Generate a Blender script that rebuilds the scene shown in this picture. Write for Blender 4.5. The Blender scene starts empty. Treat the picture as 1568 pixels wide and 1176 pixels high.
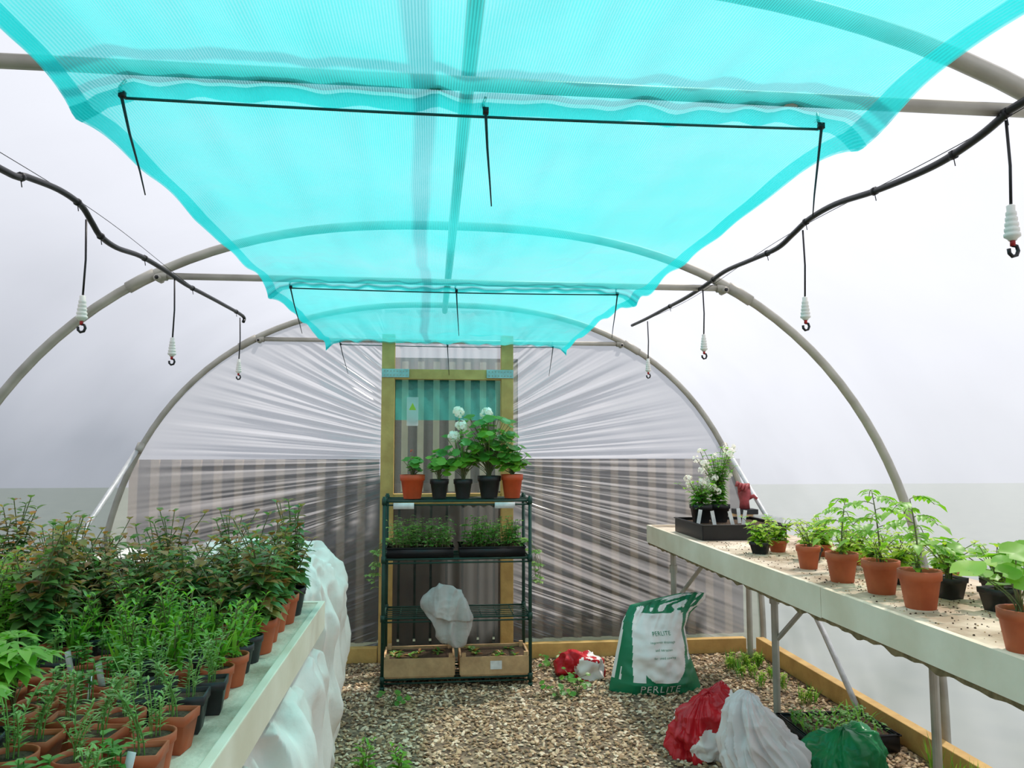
import bpy, math, random
import numpy as np
from mathutils import Vector, Matrix, noise
rnd = random.Random(7)
Z = Vector((0,0,1))
scene = bpy.context.scene
scene.view_settings.view_transform = 'Standard'

# ------------------------------------------------------------------ materials
def new_mat(name):
    m = bpy.data.materials.new(name); m.use_nodes = True
    nt = m.node_tree; nt.nodes.clear()
    out = nt.nodes.new('ShaderNodeOutputMaterial')
    return m, nt, out
def N(nt, t, **kw):
    n = nt.nodes.new(t)
    for k, v in kw.items():
        if k in n.inputs: n.inputs[k].default_value = v
        else: setattr(n, k, v)
    return n
def c4(c): return (c[0], c[1], c[2], 1)
def mat(name, col, rough=.6, col2=None, scale=20, bump=0, bscale=60, metal=0, island=False, spec=.4, detail=4, trans=0):
    m, nt, out = new_mat(name)
    p = N(nt, 'ShaderNodeBsdfPrincipled', Roughness=rough, Metallic=metal)
    p.inputs['Specular IOR Level'].default_value = spec
    tc = N(nt, 'ShaderNodeTexCoord')
    if col2 is None: col2 = [x*.75 for x in col]
    mix = N(nt, 'ShaderNodeMixRGB'); mix.inputs[1].default_value = c4(col); mix.inputs[2].default_value = c4(col2)
    if island:
        g = N(nt, 'ShaderNodeNewGeometry'); nt.links.new(g.outputs['Random Per Island'], mix.inputs[0])
    else:
        nz = N(nt, 'ShaderNodeTexNoise', Scale=scale, Detail=detail)
        nt.links.new(tc.outputs['Object'], nz.inputs['Vector'])
        rp = N(nt, 'ShaderNodeValToRGB'); rp.color_ramp.elements[0].position = .35; rp.color_ramp.elements[1].position = .65
        nt.links.new(nz.outputs['Fac'], rp.inputs[0]); nt.links.new(rp.outputs[0], mix.inputs[0])
    nt.links.new(mix.outputs[0], p.inputs['Base Color'])
    if bump:
        nb = N(nt, 'ShaderNodeTexNoise', Scale=bscale, Detail=5)
        nt.links.new(tc.outputs['Object'], nb.inputs['Vector'])
        b = N(nt, 'ShaderNodeBump', Strength=bump, Distance=.01)
        nt.links.new(nb.outputs['Fac'], b.inputs['Height']); nt.links.new(b.outputs[0], p.inputs['Normal'])
    sh = p.outputs[0]
    if trans:
        t = N(nt, 'ShaderNodeBsdfTranslucent'); nt.links.new(mix.outputs[0], t.inputs['Color'])
        ms = N(nt, 'ShaderNodeMixShader'); ms.inputs[0].default_value = trans
        nt.links.new(sh, ms.inputs[1]); nt.links.new(t.outputs[0], ms.inputs[2]); sh = ms.outputs[0]
    nt.links.new(sh, out.inputs[0])
    return m
def leafmat(name, col, col2, trans=.4):
    m, nt, out = new_mat(name)
    g = N(nt, 'ShaderNodeNewGeometry')
    mix = N(nt, 'ShaderNodeMixRGB'); mix.inputs[1].default_value = c4(col); mix.inputs[2].default_value = c4(col2)
    nt.links.new(g.outputs['Random Per Island'], mix.inputs[0])
    p = N(nt, 'ShaderNodeBsdfPrincipled', Roughness=.4); nt.links.new(mix.outputs[0], p.inputs['Base Color'])
    t = N(nt, 'ShaderNodeBsdfTranslucent')
    br = N(nt, 'ShaderNodeHueSaturation', Value=1.6, Saturation=1.1); nt.links.new(mix.outputs[0], br.inputs['Color'])
    nt.links.new(br.outputs[0], t.inputs['Color'])
    ms = N(nt, 'ShaderNodeMixShader'); ms.inputs[0].default_value = trans
    nt.links.new(p.outputs[0], ms.inputs[1]); nt.links.new(t.outputs[0], ms.inputs[2]); nt.links.new(ms.outputs[0], out.inputs[0])
    return m
def filmmat(name, col, transp, gloss=.12, rough=.3, stripes=0, tcol=(1,1,1), diff=0.0, blotch=0, dark=.86):
    m, nt, out = new_mat(name)
    tc = N(nt, 'ShaderNodeTexCoord')
    nz = N(nt, 'ShaderNodeTexNoise', Scale=1.3, Detail=5); nt.links.new(tc.outputs['Object'], nz.inputs['Vector'])
    mx = N(nt, 'ShaderNodeMixRGB'); mx.inputs[1].default_value = c4(col); mx.inputs[2].default_value = c4([c*dark for c in col])
    nt.links.new(nz.outputs['Fac'], mx.inputs[0])
    tl = N(nt, 'ShaderNodeBsdfTranslucent'); nt.links.new(mx.outputs[0], tl.inputs['Color'])
    df = N(nt, 'ShaderNodeBsdfDiffuse'); nt.links.new(mx.outputs[0], df.inputs['Color'])
    md = N(nt, 'ShaderNodeMixShader'); md.inputs[0].default_value = diff
    nt.links.new(tl.outputs[0], md.inputs[1]); nt.links.new(df.outputs[0], md.inputs[2])
    gl = N(nt, 'ShaderNodeBsdfGlossy', Roughness=rough)
    m1 = N(nt, 'ShaderNodeMixShader'); m1.inputs[0].default_value = gloss
    nt.links.new(md.outputs[0], m1.inputs[1]); nt.links.new(gl.outputs[0], m1.inputs[2])
    tr = N(nt, 'ShaderNodeBsdfTransparent', Color=c4(tcol))
    m2 = N(nt, 'ShaderNodeMixShader'); m2.inputs[0].default_value = transp
    if stripes:
        w = N(nt, 'ShaderNodeTexWave', Scale=stripes, Distortion=.15)
        w.bands_direction = 'X'
        nt.links.new(tc.outputs['Object'], w.inputs['Vector'])
        mr = N(nt, 'ShaderNodeMapRange'); mr.inputs['To Min'].default_value = transp-.16; mr.inputs['To Max'].default_value = transp+.16
        nt.links.new(w.outputs['Fac'], mr.inputs['Value'])
        n2 = N(nt, 'ShaderNodeTexNoise', Scale=1.6, Detail=6, Roughness=.6); nt.links.new(tc.outputs['Object'], n2.inputs['Vector'])
        mr2 = N(nt, 'ShaderNodeMapRange'); mr2.inputs['From Min'].default_value=.3; mr2.inputs['From Max'].default_value=.7; mr2.inputs['To Min'].default_value=-.18; mr2.inputs['To Max'].default_value=.18
        nt.links.new(n2.outputs['Fac'], mr2.inputs['Value'])
        ad = N(nt, 'ShaderNodeMath', operation='ADD'); nt.links.new(mr.outputs[0], ad.inputs[0]); nt.links.new(mr2.outputs[0], ad.inputs[1])
        nt.links.new(ad.outputs[0], m2.inputs[0])
    nt.links.new(m1.outputs[0], m2.inputs[1]); nt.links.new(tr.outputs[0], m2.inputs[2])
    nt.links.new(m2.outputs[0], out.inputs[0])
    return m

M = {}
M['film'] = filmmat('polythene_film', (.57,.595,.665), .38, .05, .35, dark=.80)
M['filmend'] = filmmat('polythene_end_film', (.58,.59,.635), .50, .14, .18, diff=.12)
M['filmdoor'] = filmmat('polythene_door_film', (.60,.64,.64), .82, .08, .2)
M['cloth'] = filmmat('shade_netting', (.05,.72,.71), .43, .03, .5, stripes=60, tcol=(.50,.94,.95), diff=.04)
M['net'] = filmmat('teal_netting', (.05,.50,.46), .55, .03, .5, tcol=(.6,1,.95))
M['metal'] = mat('galvanised_steel', (.50,.48,.42), .5, (.38,.36,.31), 8, metal=.3)
M['metalw'] = mat('painted_rail', (.75,.77,.78), .4, metal=.2)
M['black'] = mat('black_plastic', (.014,.014,.016), .4)
M['cane'] = mat('dark_green_cane', (.01,.10,.10), .5)
M['blackp'] = mat('black_pot_plastic', (.025,.025,.027), .45)
M['terra'] = mat('terracotta_plastic', (.52,.12,.045), .55, (.40,.08,.028), 12)
M['redpot'] = mat('orange_pot_plastic', (.68,.09,.025), .45, (.5,.07,.02), 12)
M['soil'] = mat('compost', (.06,.035,.02), .95, (.12,.07,.04), 120, bump=.8, bscale=200)
M['pine'] = mat('pine_timber', (.72,.47,.16), .65, (.56,.34,.11), 9, bump=.2)
M['crate'] = mat('crate_wood', (.62,.39,.20), .7, (.45,.28,.14), 14, bump=.2)
M['plate'] = mat('nail_plate', (.45,.62,.62), .4, metal=.4)
M['rack'] = mat('green_rack_steel', (.010,.055,.038), .45)
M['white'] = mat('white_plastic', (.85,.83,.77), .4, (.76,.74,.68))
M['red'] = mat('red_plastic', (.5,.02,.02), .4)
M['label'] = mat('white_label', (.88,.87,.86), .5)
M['sack'] = mat('white_woven_sack', (.92,.85,.79), .6, (.80,.73,.67), 6, bump=.3, bscale=25)
M['fleece'] = mat('pale_fleece', (.64,.61,.59), .85, (.46,.44,.42), 6, bump=.3, bscale=40, trans=.15)
M['bag'] = mat('white_bag_film', (.93,.87,.84), .3, (.83,.77,.75), 8, bump=.15, bscale=20)
M['carrierw'] = mat('white_carrier_film', (.95,.89,.89), .28, (.88,.82,.83), 5, bump=.1, bscale=20, trans=.25)
M['bgreen'] = mat('bag_green', (.01,.22,.10), .35, (.01,.18,.08), 8, bump=.2, bscale=20)
M['bred'] = mat('bag_red', (.62,.02,.03), .25, (.45,.01,.02), 8, bump=.2, bscale=20)
M['carrier'] = mat('carrier_green', (.02,.30,.10), .3, (.01,.20,.07), 8, bump=.2, bscale=20, trans=.15)
M['bench'] = mat('bench_top_board', (.88,.73,.58), .8, (.40,.29,.20), 6, bump=.4, bscale=60, detail=10)
M['benchedge'] = mat('bench_edge_white', (.95,.83,.68), .6, (.80,.67,.51), 4, bump=.15, bscale=15, detail=8)
M['benchund'] = mat('bench_chipboard', (.28,.18,.09), .9, (.14,.09,.04), 30)
M['glove'] = mat('glove_rubber', (.48,.08,.09), .6, (.28,.05,.05), 20)
M['tub'] = filmmat('clear_tub', (.8,.85,.85), .5, .2, .15, diff=.4)
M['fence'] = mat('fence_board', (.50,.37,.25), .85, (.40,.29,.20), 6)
M['fence2'] = mat('fence_board_dark', (.11,.085,.065), .85, (.08,.06,.05), 6)  # darker brown boards: fence backing, rails and lower gate
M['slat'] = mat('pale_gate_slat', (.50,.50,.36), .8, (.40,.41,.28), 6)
M['hedge'] = mat('hedge_dark', (.02,.07,.045), .9, (.012,.035,.02), 9, bump=1, bscale=20)
M['lawn'] = mat('lawn_grass', (.13,.16,.11), .95, (.09,.12,.08), 3)
L = {}
L['bright'] = leafmat('leaf_bright', (.16,.40,.04), (.30,.55,.08), .42)
L['mid'] = leafmat('leaf_mid', (.08,.27,.04), (.18,.40,.07), .38)
L['silver'] = leafmat('leaf_silver', (.21,.39,.11), (.35,.55,.17), .38)
L['dark'] = leafmat('leaf_dark', (.06,.18,.04), (.20,.34,.09), .33)
L['redl'] = leafmat('leaf_red', (.40,.17,.06), (.30,.28,.07), .35)
L['yell'] = leafmat('leaf_yellowgreen', (.34,.52,.06), (.50,.62,.11), .42)
L['stem'] = leafmat('plant_stem', (.16,.22,.07), (.20,.16,.08), .1)
L['petal'] = leafmat('white_petal', (.94,.90,.86), (.90,.88,.78), .3)
L['redfl'] = leafmat('red_petal', (.6,.06,.03), (.5,.1,.03), .3)

# ------------------------------------------------------------------ mesh builder
class MB:
    def __init__(s): s.v=[]; s.f=[]; s.m=[]; s.mats=[]
    def mi(s, m):
        if m not in s.mats: s.mats.append(m)
        return s.mats.index(m)
    def add(s, vs, fs, m):
        o=len(s.v); i=s.mi(m)
        s.v += [tuple(v) for v in vs]
        for f in fs: s.f.append(tuple(o+k for k in f)); s.m.append(i)
    def box(s, lo, hi, m, rot=None, piv=None):
        x0,y0,z0=lo; x1,y1,z1=hi
        vs=[Vector(p) for p in ((x0,y0,z0),(x1,y0,z0),(x1,y1,z0),(x0,y1,z0),(x0,y0,z1),(x1,y0,z1),(x1,y1,z1),(x0,y1,z1))]
        if rot is not None:
            pv=Vector(piv) if piv else (Vector(lo)+Vector(hi))/2
            vs=[rot@(v-pv)+pv for v in vs]
        s.add(vs,[(0,3,2,1),(4,5,6,7),(0,1,5,4),(1,2,6,5),(2,3,7,6),(3,0,4,7)],m)
    def tube(s, pts, r, m, n=8, cap=True):
        pts=[Vector(p) for p in pts]; k=len(pts)
        rs = r if isinstance(r,(list,tuple)) else [r]*k
        vs=[]; prev=None
        for i,p in enumerate(pts):
            d=(pts[min(i+1,k-1)]-pts[max(i-1,0)])
            if d.length<1e-9: d=Vector((0,0,1))
            d.normalize()
            if prev is None:
                a=d.cross(Z)
                if a.length<.1: a=d.cross(Vector((0,1,0)))
            else:
                a=prev-d*prev.dot(d)
                if a.length<1e-6: a=d.cross(Z)
            a.normalize(); prev=a; b=d.cross(a)
            for j in range(n):
                t=2*math.pi*j/n; vs.append(p+(a*math.cos(t)+b*math.sin(t))*rs[i])
        fs=[]
        for i in range(k-1):
            for j in range(n):
                fs.append((i*n+j,i*n+(j+1)%n,(i+1)*n+(j+1)%n,(i+1)*n+j))
        if cap: fs.append(tuple(range(n-1,-1,-1))); fs.append(tuple((k-1)*n+j for j in range(n)))
        s.add(vs,fs,m)
    def lathe(s, prof, m, n=18, c=(0,0,0), off=0, cap=True):
        vs=[]
        for r,z in prof:
            for j in range(n):
                t=2*math.pi*j/n+off; vs.append((c[0]+r*math.cos(t),c[1]+r*math.sin(t),c[2]+z))
        fs=[]; k=len(prof)
        for i in range(k-1):
            for j in range(n): fs.append((i*n+j,i*n+(j+1)%n,(i+1)*n+(j+1)%n,(i+1)*n+j))
        if cap: fs.append(tuple(range(n-1,-1,-1))); fs.append(tuple((k-1)*n+j for j in range(n)))
        s.add(vs,fs,m)
    def leaf(s, p, d, Ln, W, m, droop=.3, fold=.25):
        p=Vector(p); d=Vector(d).normalized()
        a=d.cross(Z)
        if a.length<.05: a=Vector((math.cos(p.x*997),math.sin(p.x*997),0))
        a.normalize(); nn=a.cross(d)
        def c(t): return p+d*Ln*t-Z*droop*Ln*t*t
        vs=[p]
        for t,w in ((.28,.85),(.62,.82)):
            q=c(t); vs += [q-a*W*.5*w+nn*fold*W*.4, q, q+a*W*.5*w+nn*fold*W*.4]
        vs.append(c(1))
        s.add(vs,[(0,1,2),(0,2,3),(1,4,5,2),(2,5,6,3),(4,7,5),(5,7,6)],m)
    def round_leaf(s, p, nrm, R, m, n=14, scal=.08, cup=.15):
        p=Vector(p); nrm=Vector(nrm).normalized()
        a=nrm.cross(Vector((0,1,.1))).normalized(); b=nrm.cross(a)
        vs=[p]; 
        for j in range(n):
            t=2*math.pi*j/n; r=R*(1+scal*(1 if j%2 else -1))
            if j==0: r*=.55
            vs.append(p+a*math.cos(t)*r+b*math.sin(t)*r+nrm*R*cup*(1+.6*math.sin(3*t)))
        s.add(vs,[(0,1+j,1+(j+1)%n) for j in range(n)],m)
    def mesh(s, name, smooth=True):
        me=bpy.data.meshes.new(name); me.from_pydata(s.v,[],s.f)
        for m in s.mats: me.materials.append(m)
        me.polygons.foreach_set('material_index', s.m)
        me.polygons.foreach_set('use_smooth',[smooth]*len(s.f))
        me.update(); return me
    def obj(s, name, loc=(0,0,0), rz=0, parent=None, smooth=True, bevel=0):
        return mkobj(name, s.mesh(name+'_mesh',smooth), loc, rz, parent, bevel)
def mkobj(name, me, loc=(0,0,0), rz=0, parent=None, bevel=0, sc=1):
    o=bpy.data.objects.new(name, me); scene.collection.objects.link(o)
    o.location=loc; o.rotation_euler=(0,0,rz)
    if sc!=1: o.scale=(sc,sc,sc)
    if parent: o.parent=parent
    if bevel:
        b=o.modifiers.new('bevel','BEVEL'); b.width=bevel; b.segments=2; b.limit_method='ANGLE'
    return o
def empty(name, loc=(0,0,0)):
    o=bpy.data.objects.new(name,None); scene.collection.objects.link(o); o.location=loc; o.empty_display_size=.1
    return o

# ------------------------------------------------------------------ tunnel geometry
CX=.09; A=2.32; B=2.47; NE=2.5; ZB=2.205
HY=[5.5,3.5,1.55,-.45,-2.45]
def hoop_pt(th, y, grow=0):
    c=math.cos(th); sn=math.sin(th)
    return Vector((CX+(A+grow)*math.copysign(abs(c)**(2/NE),c), y, (B+grow)*abs(sn)**(2/NE)))
def hoop_x(z): return A*(max(0,1-(z/B)**NE))**(1/NE)
NTH=72
def even_hoop():
    ths=[math.pi*i/2000 for i in range(2001)]
    pts=[hoop_pt(t,0) for t in ths]; d=[0]
    for i in range(2000): d.append(d[-1]+(pts[i+1]-pts[i]).length)
    res=[]; j=0
    for k in range(NTH+1):
        tgt=d[-1]*k/NTH
        while j<1999 and d[j+1]<tgt: j+=1
        res.append(ths[j] if k<NTH else math.pi)
    return res
THS=even_hoop()
for y in HY:
    mb=MB(); mb.tube([hoop_pt(t,y) for t in THS], .021, M['metal'], 10)
    xb=hoop_x(ZB)
    mb.tube([(CX-xb,y,ZB),(CX+xb,y,ZB)], .015, M['metal'], 10)
    for sgn in (-1,1):   # clamps
        x=CX+sgn*xb
        mb.tube([(x-sgn*.07,y,ZB),(x,y,ZB)], .021, M['metal'], 10)
        mb.tube([(x-.035*sgn,y-.03,ZB-.012),(x-.035*sgn,y+.03,ZB-.012)], .016, M['metal'], 8)
        mb.tube([(x-.035*sgn,y-.034,ZB-.012),(x-.035*sgn,y-.03,ZB-.012)], .009, M['black'], 6)
        q=Vector((x,y,ZB)); 
        i=min(range(len(THS)),key=lambda k:(hoop_pt(THS[k],y)-q).length)
        a=hoop_pt(THS[i],y); b=hoop_pt(THS[min(NTH,i+1)],y); c=hoop_pt(THS[max(0,i-1)],y)
        mb.tube([a.lerp(c,.6),a,a.lerp(b,.6)], .026, M['metal'], 10)
    mb.obj('tunnel_hoop')
mb=MB(); mb.tube([(CX,-2.45,B-.045),(CX,5.5,B-.045)], .02, M['metal'], 10); mb.obj('ridge_pole')
for nm,pts in (('l',[(-1.95,5.46,1.47),(-2.06,4.9,.95),(-2.11,4.35,.38),(-2.12,4.0,.03)]),('r',[(2.13,5.46,1.47),(2.22,4.9,.95),(2.27,4.35,.38),(2.28,4.0,.03)])):
    mb=MB(); mb.tube(pts,.016,M['metalw'],10)
    p=Vector(pts[0]); mb.tube([p+Vector((0,-.05,-.05)),p],.024,M['metal'],10)
    mb.obj('diagonal_brace')

# cover
def grid_obj(name, rows, m, smooth=True):
    nr=len(rows); nc=len(rows[0]); vs=[tuple(p) for r in rows for p in r]
    fs=[(i*nc+j,i*nc+j+1,(i+1)*nc+j+1,(i+1)*nc+j) for i in range(nr-1) for j in range(nc-1)]
    mb=MB(); mb.add(vs,fs,m); return mb.obj(name, smooth=smooth)
rows=[]
ys=[-2.45+i*7.97/260 for i in range(261)]
for y in ys:
    row=[]
    near=min(abs(y-h) for h in HY)
    for t in THS:
        p=hoop_pt(t,y,.026); 
        sag=.03*min(1,near/.6)
        c=Vector((CX,y,1.0)); d=(p-c)
        w=noise.noise(Vector((p.x*1.5,y*1.2,p.z*1.5)))*.022+noise.noise(Vector((p.x*5,y*1.7,p.z*5)))*.008
        low=max(0,1-p.z/1.7)   # diagonal tension creases low down
        w+=low*.035*noise.noise(Vector((y*2.2+p.z*3.0,p.z*.7,p.x)))+low*.022*noise.noise(Vector((y*7-p.z*6,p.z,p.x+5)))
        if d.length>0: p=p-d.normalized()*(sag*.5+ w*min(1,near/.3))
        p.z=max(p.z,-.0)
        row.append(p)
    rows.append(row)
grid_obj('ceiling', rows, M['film'])

# back wall, radially pleated film gathered to the door posts
DL,DR=-.335,.565
def wall_side(sg, xd):
    path=[]
    for i in range(40): path.append(Vector((xd+(CX+sg*A-xd)*i/40,0,0)))
    for i in range(400):
        th=(math.pi/2)*(i/399)
        p=hoop_pt(th if sg>0 else math.pi-th,0,.0)
        if (p.x-xd)*sg<0.02: break
        path.append(Vector((p.x,0,p.z)))
    d=[0]
    for i in range(len(path)-1): d.append(d[-1]+(path[i+1]-path[i]).length)
    def P(t):
        tg=t*d[-1]; 
        lo=0
        for i in range(len(d)-1):
            if d[i+1]>=tg: lo=i; break
        else: lo=len(d)-2
        f=(tg-d[lo])/max(1e-9,d[lo+1]-d[lo]); return path[lo].lerp(path[lo+1],min(1,max(0,f)))
    def D(t):
        ks=[(0,0),(.3,.55),(.42,1.05),(.85,1.75),(1,2.3)]
        for (a,za),(b,zb) in zip(ks,ks[1:]):
            if t<=b: return za+(zb-za)*(t-a)/(b-a)
        return 2.3
    rows=[]; nt=620; ns=30
    for i in range(nt+1):
        t=i/nt; b=P(t); dz=D(t); row=[]
        q=noise.noise(Vector((t*48,sg*3.1,0)))+.6*noise.noise(Vector((t*100,sg*7.7,2)))+.3*noise.noise(Vector((t*220,sg,5)))
        q2=noise.noise(Vector((t*30,sg*5,9)))
        lowk=.30+.70*min(1,max(0,(t-.2)/.25))
        for j in range(ns+1):
            s=j/ns
            x=xd+(b.x-xd)*s; z=dz+(b.z-dz)*s
            env=min(1,s*7)*(1-s)**1.0
            y=5.5+ lowk*(.055*q*env + .02*q2*math.sin(math.pi*s)) + .01*noise.noise(Vector((t*25,s*6,sg)))*math.sin(math.pi*s)
            row.append((x,y,z))
        rows.append(row)
    return rows
r1=wall_side(-1,DL); r2=wall_side(1,DR)
mb=MB()
for rows in (r1,r2):
    nr=len(rows); nc=len(rows[0]); vs=[p for r in rows for p in r]
    mb.add(vs,[(i*nc+j,i*nc+j+1,(i+1)*nc+j+1,(i+1)*nc+j) for i in range(nr-1) for j in range(nc-1)],M['filmend'])
rows=[]
for i in range(81):
    x=DL+(DR-DL)*i/80; zt=2.43
    rows.append([(x,5.5+.02*noise.noise(Vector((x*25,z,0))),z) for z in [1.95+(zt-1.95)*k/6 for k in range(7)]])
vs=[p for r in rows for p in r]
mb.add(vs,[(i*7+j,i*7+j+1,(i+1)*7+j+1,(i+1)*7+j) for i in range(80) for j in range(6)],M['filmend'])
mb.obj('wall_back')
mb=MB(); cpts=[hoop_pt(t,-2.45) for t in THS]
mb.add([Vector((CX,-2.45,.9))]+cpts,[(0,i+1,i+2) for i in range(NTH)]+[(0,NTH+1,1)],M['film']); mb.obj('wall_front')

# door frame + door
mb=MB()
def post(x0,x1,y0,y1,z0,z1): mb.box((x0,y0,z0),(x1,y1,z1),M['pine'])
post(-.345,-.255,5.40,5.47,0,2.24); post(.49,.575,5.40,5.47,0,2.24)
post(-.255,.49,5.405,5.465,1.925,1.995)
post(-.255,.49,5.41,5.46,1.06,1.13)
for x in (-.345,.385):
    mb.box((x,5.392,1.935),(x+.19,5.399,1.995),M['plate'])
    for i in range(8):
        for k in (0,1): mb.box((x+.015+i*.022,5.388,1.948+k*.028),(x+.023+i*.022,5.393,1.956+k*.028),M['metal'])
mb.obj('door_frame',smooth=False,bevel=.004)
dp=MB()
nx=50
rows=[[(-.25+.735*i/nx,5.45+.004*math.sin(i*1.3),z) for z in [0.02+1.89*k/20 for k in range(21)]] for i in range(nx+1)]
vs=[p for r in rows for p in r]
dp.add(vs,[(i*21+j,i*21+j+1,(i+1)*21+j+1,(i+1)*21+j) for i in range(nx) for j in range(20)],M['filmdoor'])
rows=[[(-.25+.735*i/nx,5.435+.004*math.sin(i*.9+k),z) for k,z in enumerate([1.64+.28*k/6 for k in range(7)])] for i in range(nx+1)]
vs=[p for r in rows for p in r]
dp.add(vs,[(i*7+j,i*7+j+1,(i+1)*7+j+1,(i+1)*7+j) for i in range(nx) for j in range(6)],M['net'])
dp.obj('door_1')
mb=MB(); mb.box((-.17,5.42,1.60),(-.09,5.425,1.80),M['tub']); mb.add([(-.155,5.418,1.71),(-.105,5.418,1.71),(-.13,5.418,1.76)],[(0,1,2)],L['yell']); mb.obj('warning_sign',smooth=False)

# outside fence, gate slats, hedge, lawn
mb=MB()
x=-2.20
while x<2.40:
    h=1.36
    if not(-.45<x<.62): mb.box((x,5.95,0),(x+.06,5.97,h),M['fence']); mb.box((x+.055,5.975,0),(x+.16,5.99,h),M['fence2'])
    x+=.15
for z in (.3,1.1):
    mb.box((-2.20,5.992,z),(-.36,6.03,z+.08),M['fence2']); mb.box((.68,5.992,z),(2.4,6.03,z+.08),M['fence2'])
mb.obj('garden_fence',smooth=False)
mb=MB(); x=-.34
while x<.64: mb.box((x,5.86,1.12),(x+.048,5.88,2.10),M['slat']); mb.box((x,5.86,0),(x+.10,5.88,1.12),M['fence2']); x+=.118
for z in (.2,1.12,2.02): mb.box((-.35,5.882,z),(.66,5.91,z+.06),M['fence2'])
mb.box((-.37,6.05,0),(.68,6.10,2.15),M['hedge'])
mb.obj('garden_gate',smooth=False)
def hedge(name,lo,hi,m,k):
    mb=MB(); lo=Vector(lo);hi=Vector(hi); vs=[];fs=[]
    n=60
    for i in range(n+1):
        for j in range(17):
            u=i/n; a=math.pi*j/16; e=min(1,min(u,1-u)*12)**.5*.15+.85
            p=Vector((lo.x+(hi.x-lo.x)*u,(lo.y+hi.y)/2-math.cos(a)*(hi.y-lo.y)/2,lo.z+(hi.z-lo.z)*math.sin(a)**.35*e))
            w=noise.noise(p*2.2+Vector((k,0,0)))*.10
            vs.append(p+Vector((w,0,abs(w) if j not in (0,16) else 0)))
    for i in range(n):
        for j in range(16): fs.append((i*17+j,i*17+j+1,(i+1)*17+j+1,(i+1)*17+j))
    mb.add(vs,fs,m); mb.obj(name)
hedge('garden_hedge',(-2.2,6.5,0),(2.4,7.3,1.15),M['hedge'],0)
mb=MB(); mb.add([(-30,-30,-.03),(30,-30,-.03),(30,30,-.03),(-30,30,-.03)],[(0,1,2,3)],M['lawn']); mb.obj('lawn')

# ------------------------------------------------------------------ floor + gravel
m,nt,out=new_mat('gravel_floor')
tc=N(nt,'ShaderNodeTexCoord'); vo=N(nt,'ShaderNodeTexVoronoi',Scale=55); nt.links.new(tc.outputs['Object'],vo.inputs['Vector'])
rp=N(nt,'ShaderNodeValToRGB'); e=rp.color_ramp.elements; e[0].color=(.09,.06,.04,1); e[1].color=(.34,.25,.16,1); e[0].position=.1; e[1].position=.9
sp=N(nt,'ShaderNodeSeparateColor'); nt.links.new(vo.outputs['Color'],sp.inputs[0]); nt.links.new(sp.outputs[0],rp.inputs[0])
p=N(nt,'ShaderNodeBsdfPrincipled',Roughness=.9); nt.links.new(rp.outputs[0],p.inputs['Base Color'])
bp=N(nt,'ShaderNodeBump',Strength=.8,Distance=.01); bp.invert=True; nt.links.new(vo.outputs['Distance'],bp.inputs['Height']); nt.links.new(bp.outputs[0],p.inputs['Normal'])
nt.links.new(p.outputs[0],out.inputs[0]); M['floor']=m
mb=MB(); mb.box((-2.23,-2.45,-.025),(2.41,5.5,0),M['floor']); mb.obj('floor',smooth=False)
m,nt,out=new_mat('gravel_stone')
g=N(nt,'ShaderNodeNewGeometry'); rp=N(nt,'ShaderNodeValToRGB'); cr=rp.color_ramp
cr.elements[0].color=(.17,.10,.055,1); cr.elements[1].color=(.86,.72,.54,1)
for pos,c in ((.25,(.38,.24,.13,1)),(.5,(.55,.38,.22,1)),(.75,(.68,.51,.34,1))):
    el=cr.elements.new(pos); el.color=c
nt.links.new(g.outputs['Random Per Island'],rp.inputs[0])
p=N(nt,'ShaderNodeBsdfPrincipled',Roughness=.8); nt.links.new(rp.outputs[0],p.inputs['Base Color']); nt.links.new(p.outputs[0],out.inputs[0]); M['stone']=m
def stones():
    ph=(1+5**.5)/2
    iv=np.array([(-1,ph,0),(1,ph,0),(-1,-ph,0),(1,-ph,0),(0,-1,ph),(0,1,ph),(0,-1,-ph),(0,1,-ph),(ph,0,-1),(ph,0,1),(-ph,0,-1),(-ph,0,1)],float)/1.9
    fi=np.array([(0,11,5),(0,5,1),(0,1,7),(0,7,10),(0,10,11),(1,5,9),(5,11,4),(11,10,2),(10,7,6),(7,1,8),(3,9,4),(3,4,2),(3,2,6),(3,6,8),(3,8,9),(4,9,5),(2,4,11),(6,2,10),(8,6,7),(9,8,1)])
    r=np.random.RandomState(3); n=19000
    x=r.uniform(-.75,2.28,n); y=r.uniform(2.3,5.38,n); s=r.uniform(.005,.013,n)
    sx=s*r.uniform(.8,1.9,n); sy=s*r.uniform(.6,1.2,n); sz=s*r.uniform(.35,.7,n); a=r.uniform(0,6.28,n); tl=r.normal(0,.3,n)
    V=np.repeat(iv[None],n,0)*(1+r.uniform(-.25,.25,(n,12,1)))
    V=V*np.stack([sx,sy,sz],1)[:,None,:]
    X=V[:,:,0]*np.cos(tl)[:,None]-V[:,:,2]*np.sin(tl)[:,None]; ZZ=V[:,:,0]*np.sin(tl)[:,None]+V[:,:,2]*np.cos(tl)[:,None]
    ca=np.cos(a)[:,None]; sa=np.sin(a)[:,None]
    XX=X*ca-V[:,:,1]*sa+x[:,None]; YY=X*sa+V[:,:,1]*ca+y[:,None]; ZZ=ZZ+(sz*.7+.001)[:,None]
    P=np.stack([XX,YY,ZZ],2).reshape(-1,3); F=(fi[None]+(np.arange(n)*12)[:,None,None]).reshape(-1,3)
    me=bpy.data.meshes.new('gravel_mesh'); me.from_pydata(P.tolist(),[],F.tolist()); me.materials.append(M['stone']); me.update()
    mkobj('gravel',me)
stones()
def bb(name,lo,hi):
    mb=MB(); mb.box(lo,hi,M['pine']); mb.obj(name,smooth=False,bevel=.004)
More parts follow.
